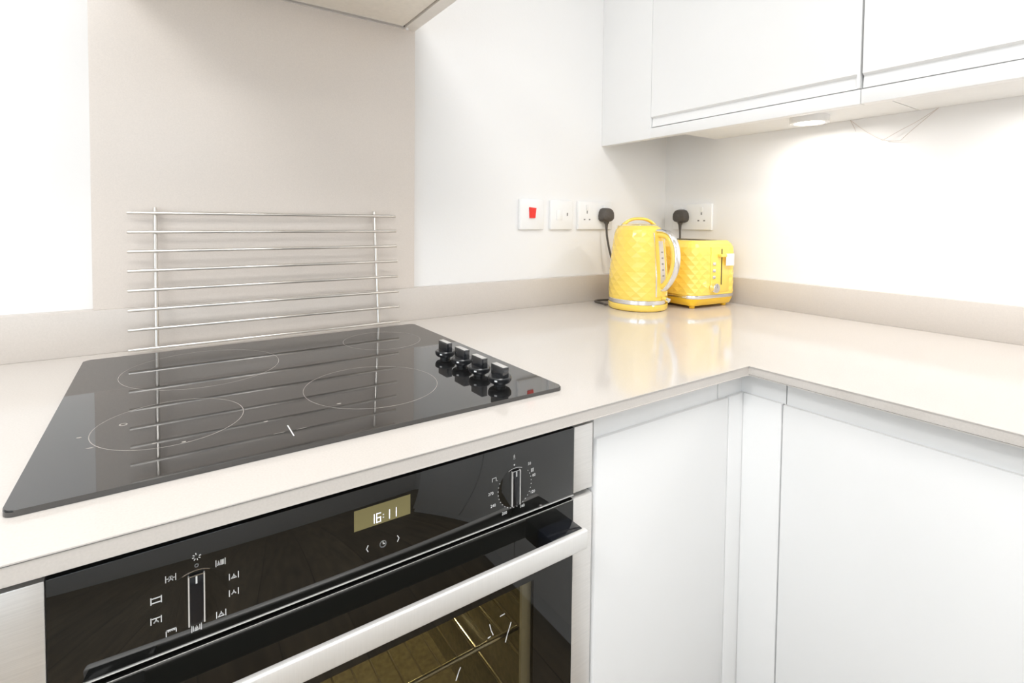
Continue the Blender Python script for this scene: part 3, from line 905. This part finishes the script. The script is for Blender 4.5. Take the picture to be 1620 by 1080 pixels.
# handle
er = Vector((math.cos(HA), math.sin(HA), 0))
def hp(r, z): return er * r + Vector((0, 0, z))
core = spline([hp(.0600, .2080), hp(.0790, .2085), hp(.0970, .2010), hp(.1120, .1760), hp(.1155, .1450), hp(.1110, .1150), hp(.0990, .0890), hp(.0870, .0730), hp(.0760, .0660)], 8)
sideways = (-math.sin(HA), math.cos(HA), 0)
bm = bmesh.new(); tube(bm, core, .0085, 14, ry=.0115, up=sideways); h = add('handle', bm, 'yellow', t, 60, True)
shell = spline([hp(.0640, .2195), hp(.0820, .2190), hp(.1020, .2105), hp(.1195, .1810), hp(.1240, .1440), hp(.1180, .1090), hp(.1040, .0810), hp(.0900, .0640), hp(.0790, .0580)], 8)
bm = bmesh.new(); tube(bm, shell, .0052, 14, ry=.0118, up=sideways); o = add('chrome_cover', bm, 'chrome', h, 60, True); o.location -= h.location
# gauge strip on the body under the handle
def curved_strip(bm, a0, a1, z0, z1, dr, th, nz=10, na=5):
    G = []
    for i in range(nz + 1):
        z = z0 + (z1 - z0) * i / nz
        G.append([[bm.verts.new(((kr(z) + dr + q * th) * math.cos(a0 + (a1 - a0) * k / na), (kr(z) + dr + q * th) * math.sin(a0 + (a1 - a0) * k / na), z)) for k in range(na + 1)] for q in (0, 1)])
    for i in range(nz):
        for k in range(na):
            for q in (0, 1):
                bm.faces.new((G[i][q][k], G[i][q][k + 1], G[i + 1][q][k + 1], G[i + 1][q][k]))
        for k in (0, na):
            bm.faces.new((G[i][0][k], G[i][1][k], G[i + 1][1][k], G[i + 1][0][k]))
    for i in (0, nz):
        for k in range(na):
            bm.faces.new((G[i][0][k], G[i][0][k + 1], G[i][1][k + 1], G[i][1][k]))
    return bm
bm = bmesh.new(); curved_strip(bm, HA - .30, HA + .30, .042, .215, .0004, .0018); g = add('gauge_panel', bm, 'yellow', t, 40, True)
for s in (-1, 1):
    bm = bmesh.new(); curved_strip(bm, HA + s * .315 - .022, HA + s * .315 + .022, .042, .215, .0002, .0026, na=2); o = add('chrome_line', bm, 'chrome', g, 40, True); o.location -= g.location
bm = bmesh.new(); curved_strip(bm, HA - .13, HA + .13, .078, .192, .0018, .0012); w = add('water_gauge', bm, 'gauge', g, 40, True); w.location -= g.location
bm = bmesh.new()
for z in (.096, .112, .128, .144, .160):
    curved_strip(bm, HA - .05, HA + .05, z, z + .004, .0028, .0006, 1, 2)
o = add('level_mark', bm, 'mark', g, None, True); o.location -= g.location
# switch lever
bm = bmesh.new(); tube(bm, [hp(.074, .0370), hp(.086, .0370), hp(.0965, .0345)], .0045, 12); sw = add('switch_lever', bm, 'yellow', t, 50, True)
bm = bmesh.new(); tube(bm, [hp(.0945, .0352), hp(.0975, .0342), hp(.1015, .0330), hp(.1022, .0328)], lambda q: .0062 if q < .9 else .005, 14); o = add('lever_tip', bm, 'chrome', sw, 50, True); o.location -= sw.location

# ------------------------------------------------------------------ toaster
TH = -.070
TW, TL, TZ0, TZ1 = .196, .212, .0385, .193
ox, oy = 1.5350, -.302                        # right front corner
c_, s_ = math.cos(TH), math.sin(TH)
tcx, tcy = ox + c_ * (-TW / 2) - s_ * (TL / 2), oy + s_ * (-TW / 2) + c_ * (TL / 2)
t = thing('toaster', 'yellow faceted two-slice toaster standing behind the kettle in the corner', 'toaster', (tcx, tcy, 0), TH)
def rr(z_in, r, n=5, straight=(6, 8)):
    """rounded rectangle, inset z_in, with extra points along the straights"""
    hx, hy = TW / 2 - z_in, TL / 2 - z_in
    r = max(.004, r - z_in)
    C = [(hx - r, hy - r, 0), (-hx + r, hy - r, PI / 2), (-hx + r, -hy + r, PI), (hx - r, -hy + r, 1.5 * PI)]
    p = []
    for q in range(4):
        cx, cy, a = C[q]
        arc = [(cx + r * math.cos(a + PI / 2 * k / n), cy + r * math.sin(a + PI / 2 * k / n)) for k in range(n + 1)]
        p += arc
        nx, ny, na = C[(q + 1) % 4]
        st = (nx + r * math.cos(na), ny + r * math.sin(na))
        m = straight[q % 2]
        for k in range(1, m):
            p.append((arc[-1][0] + (st[0] - arc[-1][0]) * k / m, arc[-1][1] + (st[1] - arc[-1][1]) * k / m))
    return p
def loft(bm, secs, cap=True):
    R = [[bm.verts.new((x, y, z)) for x, y in rr(i, r)] for i, r, z in secs]
    n = len(R[0])
    for A, B in zip(R, R[1:]):
        for k in range(n): bm.faces.new((A[k], A[(k + 1) % n], B[(k + 1) % n], B[k]))
    if cap:
        bm.faces.new(R[0][::-1]); bm.faces.new(R[-1])
    return R
bm = bmesh.new(); loft(bm, [(.016, .03, .0075), (.0115, .03, .0095), (.0035, .033, .024), (.002, .034, .0285)]); add('base', bm, 'yellow_deep', t, 40, True)
for sx in (-1, 1):
    for sy in (-1, 1):
        bm = bmesh.new(); x, y = sx * (TW / 2 - .030), sy * (TL / 2 - .028)
        lathe(bm, [(.0060, 0), (.0075, .0010), (.0085, .0100)], (x, y, 0), 20); add('foot', bm, 'yellow_deep', t, 40, True)
bm = bmesh.new(); loft(bm, [(.004, .034, .0286), (.0004, .035, .0290), (-.0006, .035, .0335), (.0004, .035, .0378), (.004, .034, .0384)]); add('chrome_band', bm, 'chrome', t, 40, True)
bm = bmesh.new()
zr = [.0385] + [.0455 + .0129 * k for k in range(10)] + [.1735, .1830, .1895, .1925]
R = []
for i, z in enumerate(zr):
    ins = .0008
    if z > .165:
        q = (z - .165) / (.1925 - .165); ins = .0008 + .018 * q ** 2.4
    if z < .05: ins = .0008
    pts = rr(ins, .035)
    nxt = []
    n = len(pts)
    for k, (x, y) in enumerate(pts):
        amp = .0010 if 1 <= i <= 10 else 0
        if y < -TL / 2 + .02 and -.032 < x < .058: amp = 0
        if y > TL / 2 - .02: amp = 0
        px_, py_ = pts[k - 1]; qx, qy = pts[(k + 1) % n]
        nx, ny = (qy - py_), -(qx - px_)
        L = math.hypot(nx, ny) or 1
        e = amp if (i + k) % 2 == 0 else -amp * .7
        nxt.append(bm.verts.new((x + nx / L * e, y + ny / L * e, z)))
    R.append(nxt)
for i in range(len(R) - 1):
    n = len(R[0])
    for k in range(n):
        a, b, c, d = R[i][k], R[i][(k + 1) % n], R[i + 1][(k + 1) % n], R[i + 1][k]
        if i > 10: bm.faces.new((a, b, c, d))
        elif (i + k) % 2 == 0: bm.faces.new((a, b, c)); bm.faces.new((a, c, d))
        else: bm.faces.new((a, b, d)); bm.faces.new((b, c, d))
bm.faces.new(R[0][::-1]); bm.faces.new(R[-1])
add('body', bm, 'yellow', t, 6, True)
for x in (-.024, .024):
    box('bread_slot', (x - .0145, x + .0145, -.075, .075, .1900, .1929), 'gap', t, local=True)
FY = -TL / 2
fp = box('front_panel', (-.0275, .0520, FY - .0016, FY + .004, .046, .174), 'yellow', t, bev=.0012, local=True)
def fbox(nm, d, m, bev=0.0):
    return box(nm, d, m, t, bev=bev, local=True)
fbox('lever_slot', (.0160, .0195, FY - .0022, FY - .0012, .0660, .1690), 'gap')
lv = fbox('lever', (.0010, .0270, FY - .013, FY - .002, .1460, .1540), 'yellow', .0015)
tg = fbox('paper_tag', (.0270, .0620, FY - .0095, FY - .0088, .1210, .1550), 'label')
for k, z in enumerate((.1270, .1075, .0890)):
    o = fbox('button', (-.0215, -.0095, FY - .0040, FY - .0015, z - .0045, z + .0045), 'chrome', .001)
bm = bmesh.new(); cyl(bm, (-.0175, FY - .0155, .0590), .0130, .0140, 'y', 32)
bmesh.ops.bevel(bm, geom=[e for e in bm.edges if abs(e.verts[0].co.y - (FY - .0155)) < 1e-5 and abs(e.verts[1].co.y - (FY - .0155)) < 1e-5], offset=.0012, segments=2, affect='EDGES')
dl = add('browning_dial', bm, 'chrome', t, 40, True)
bm = bmesh.new(); bx(bm, -.0183, -.0167, FY - .0160, FY - .0150, .0590, .0705); o = add('dial_pointer', bm, 'mark', dl, None, True); o.location -= dl.location
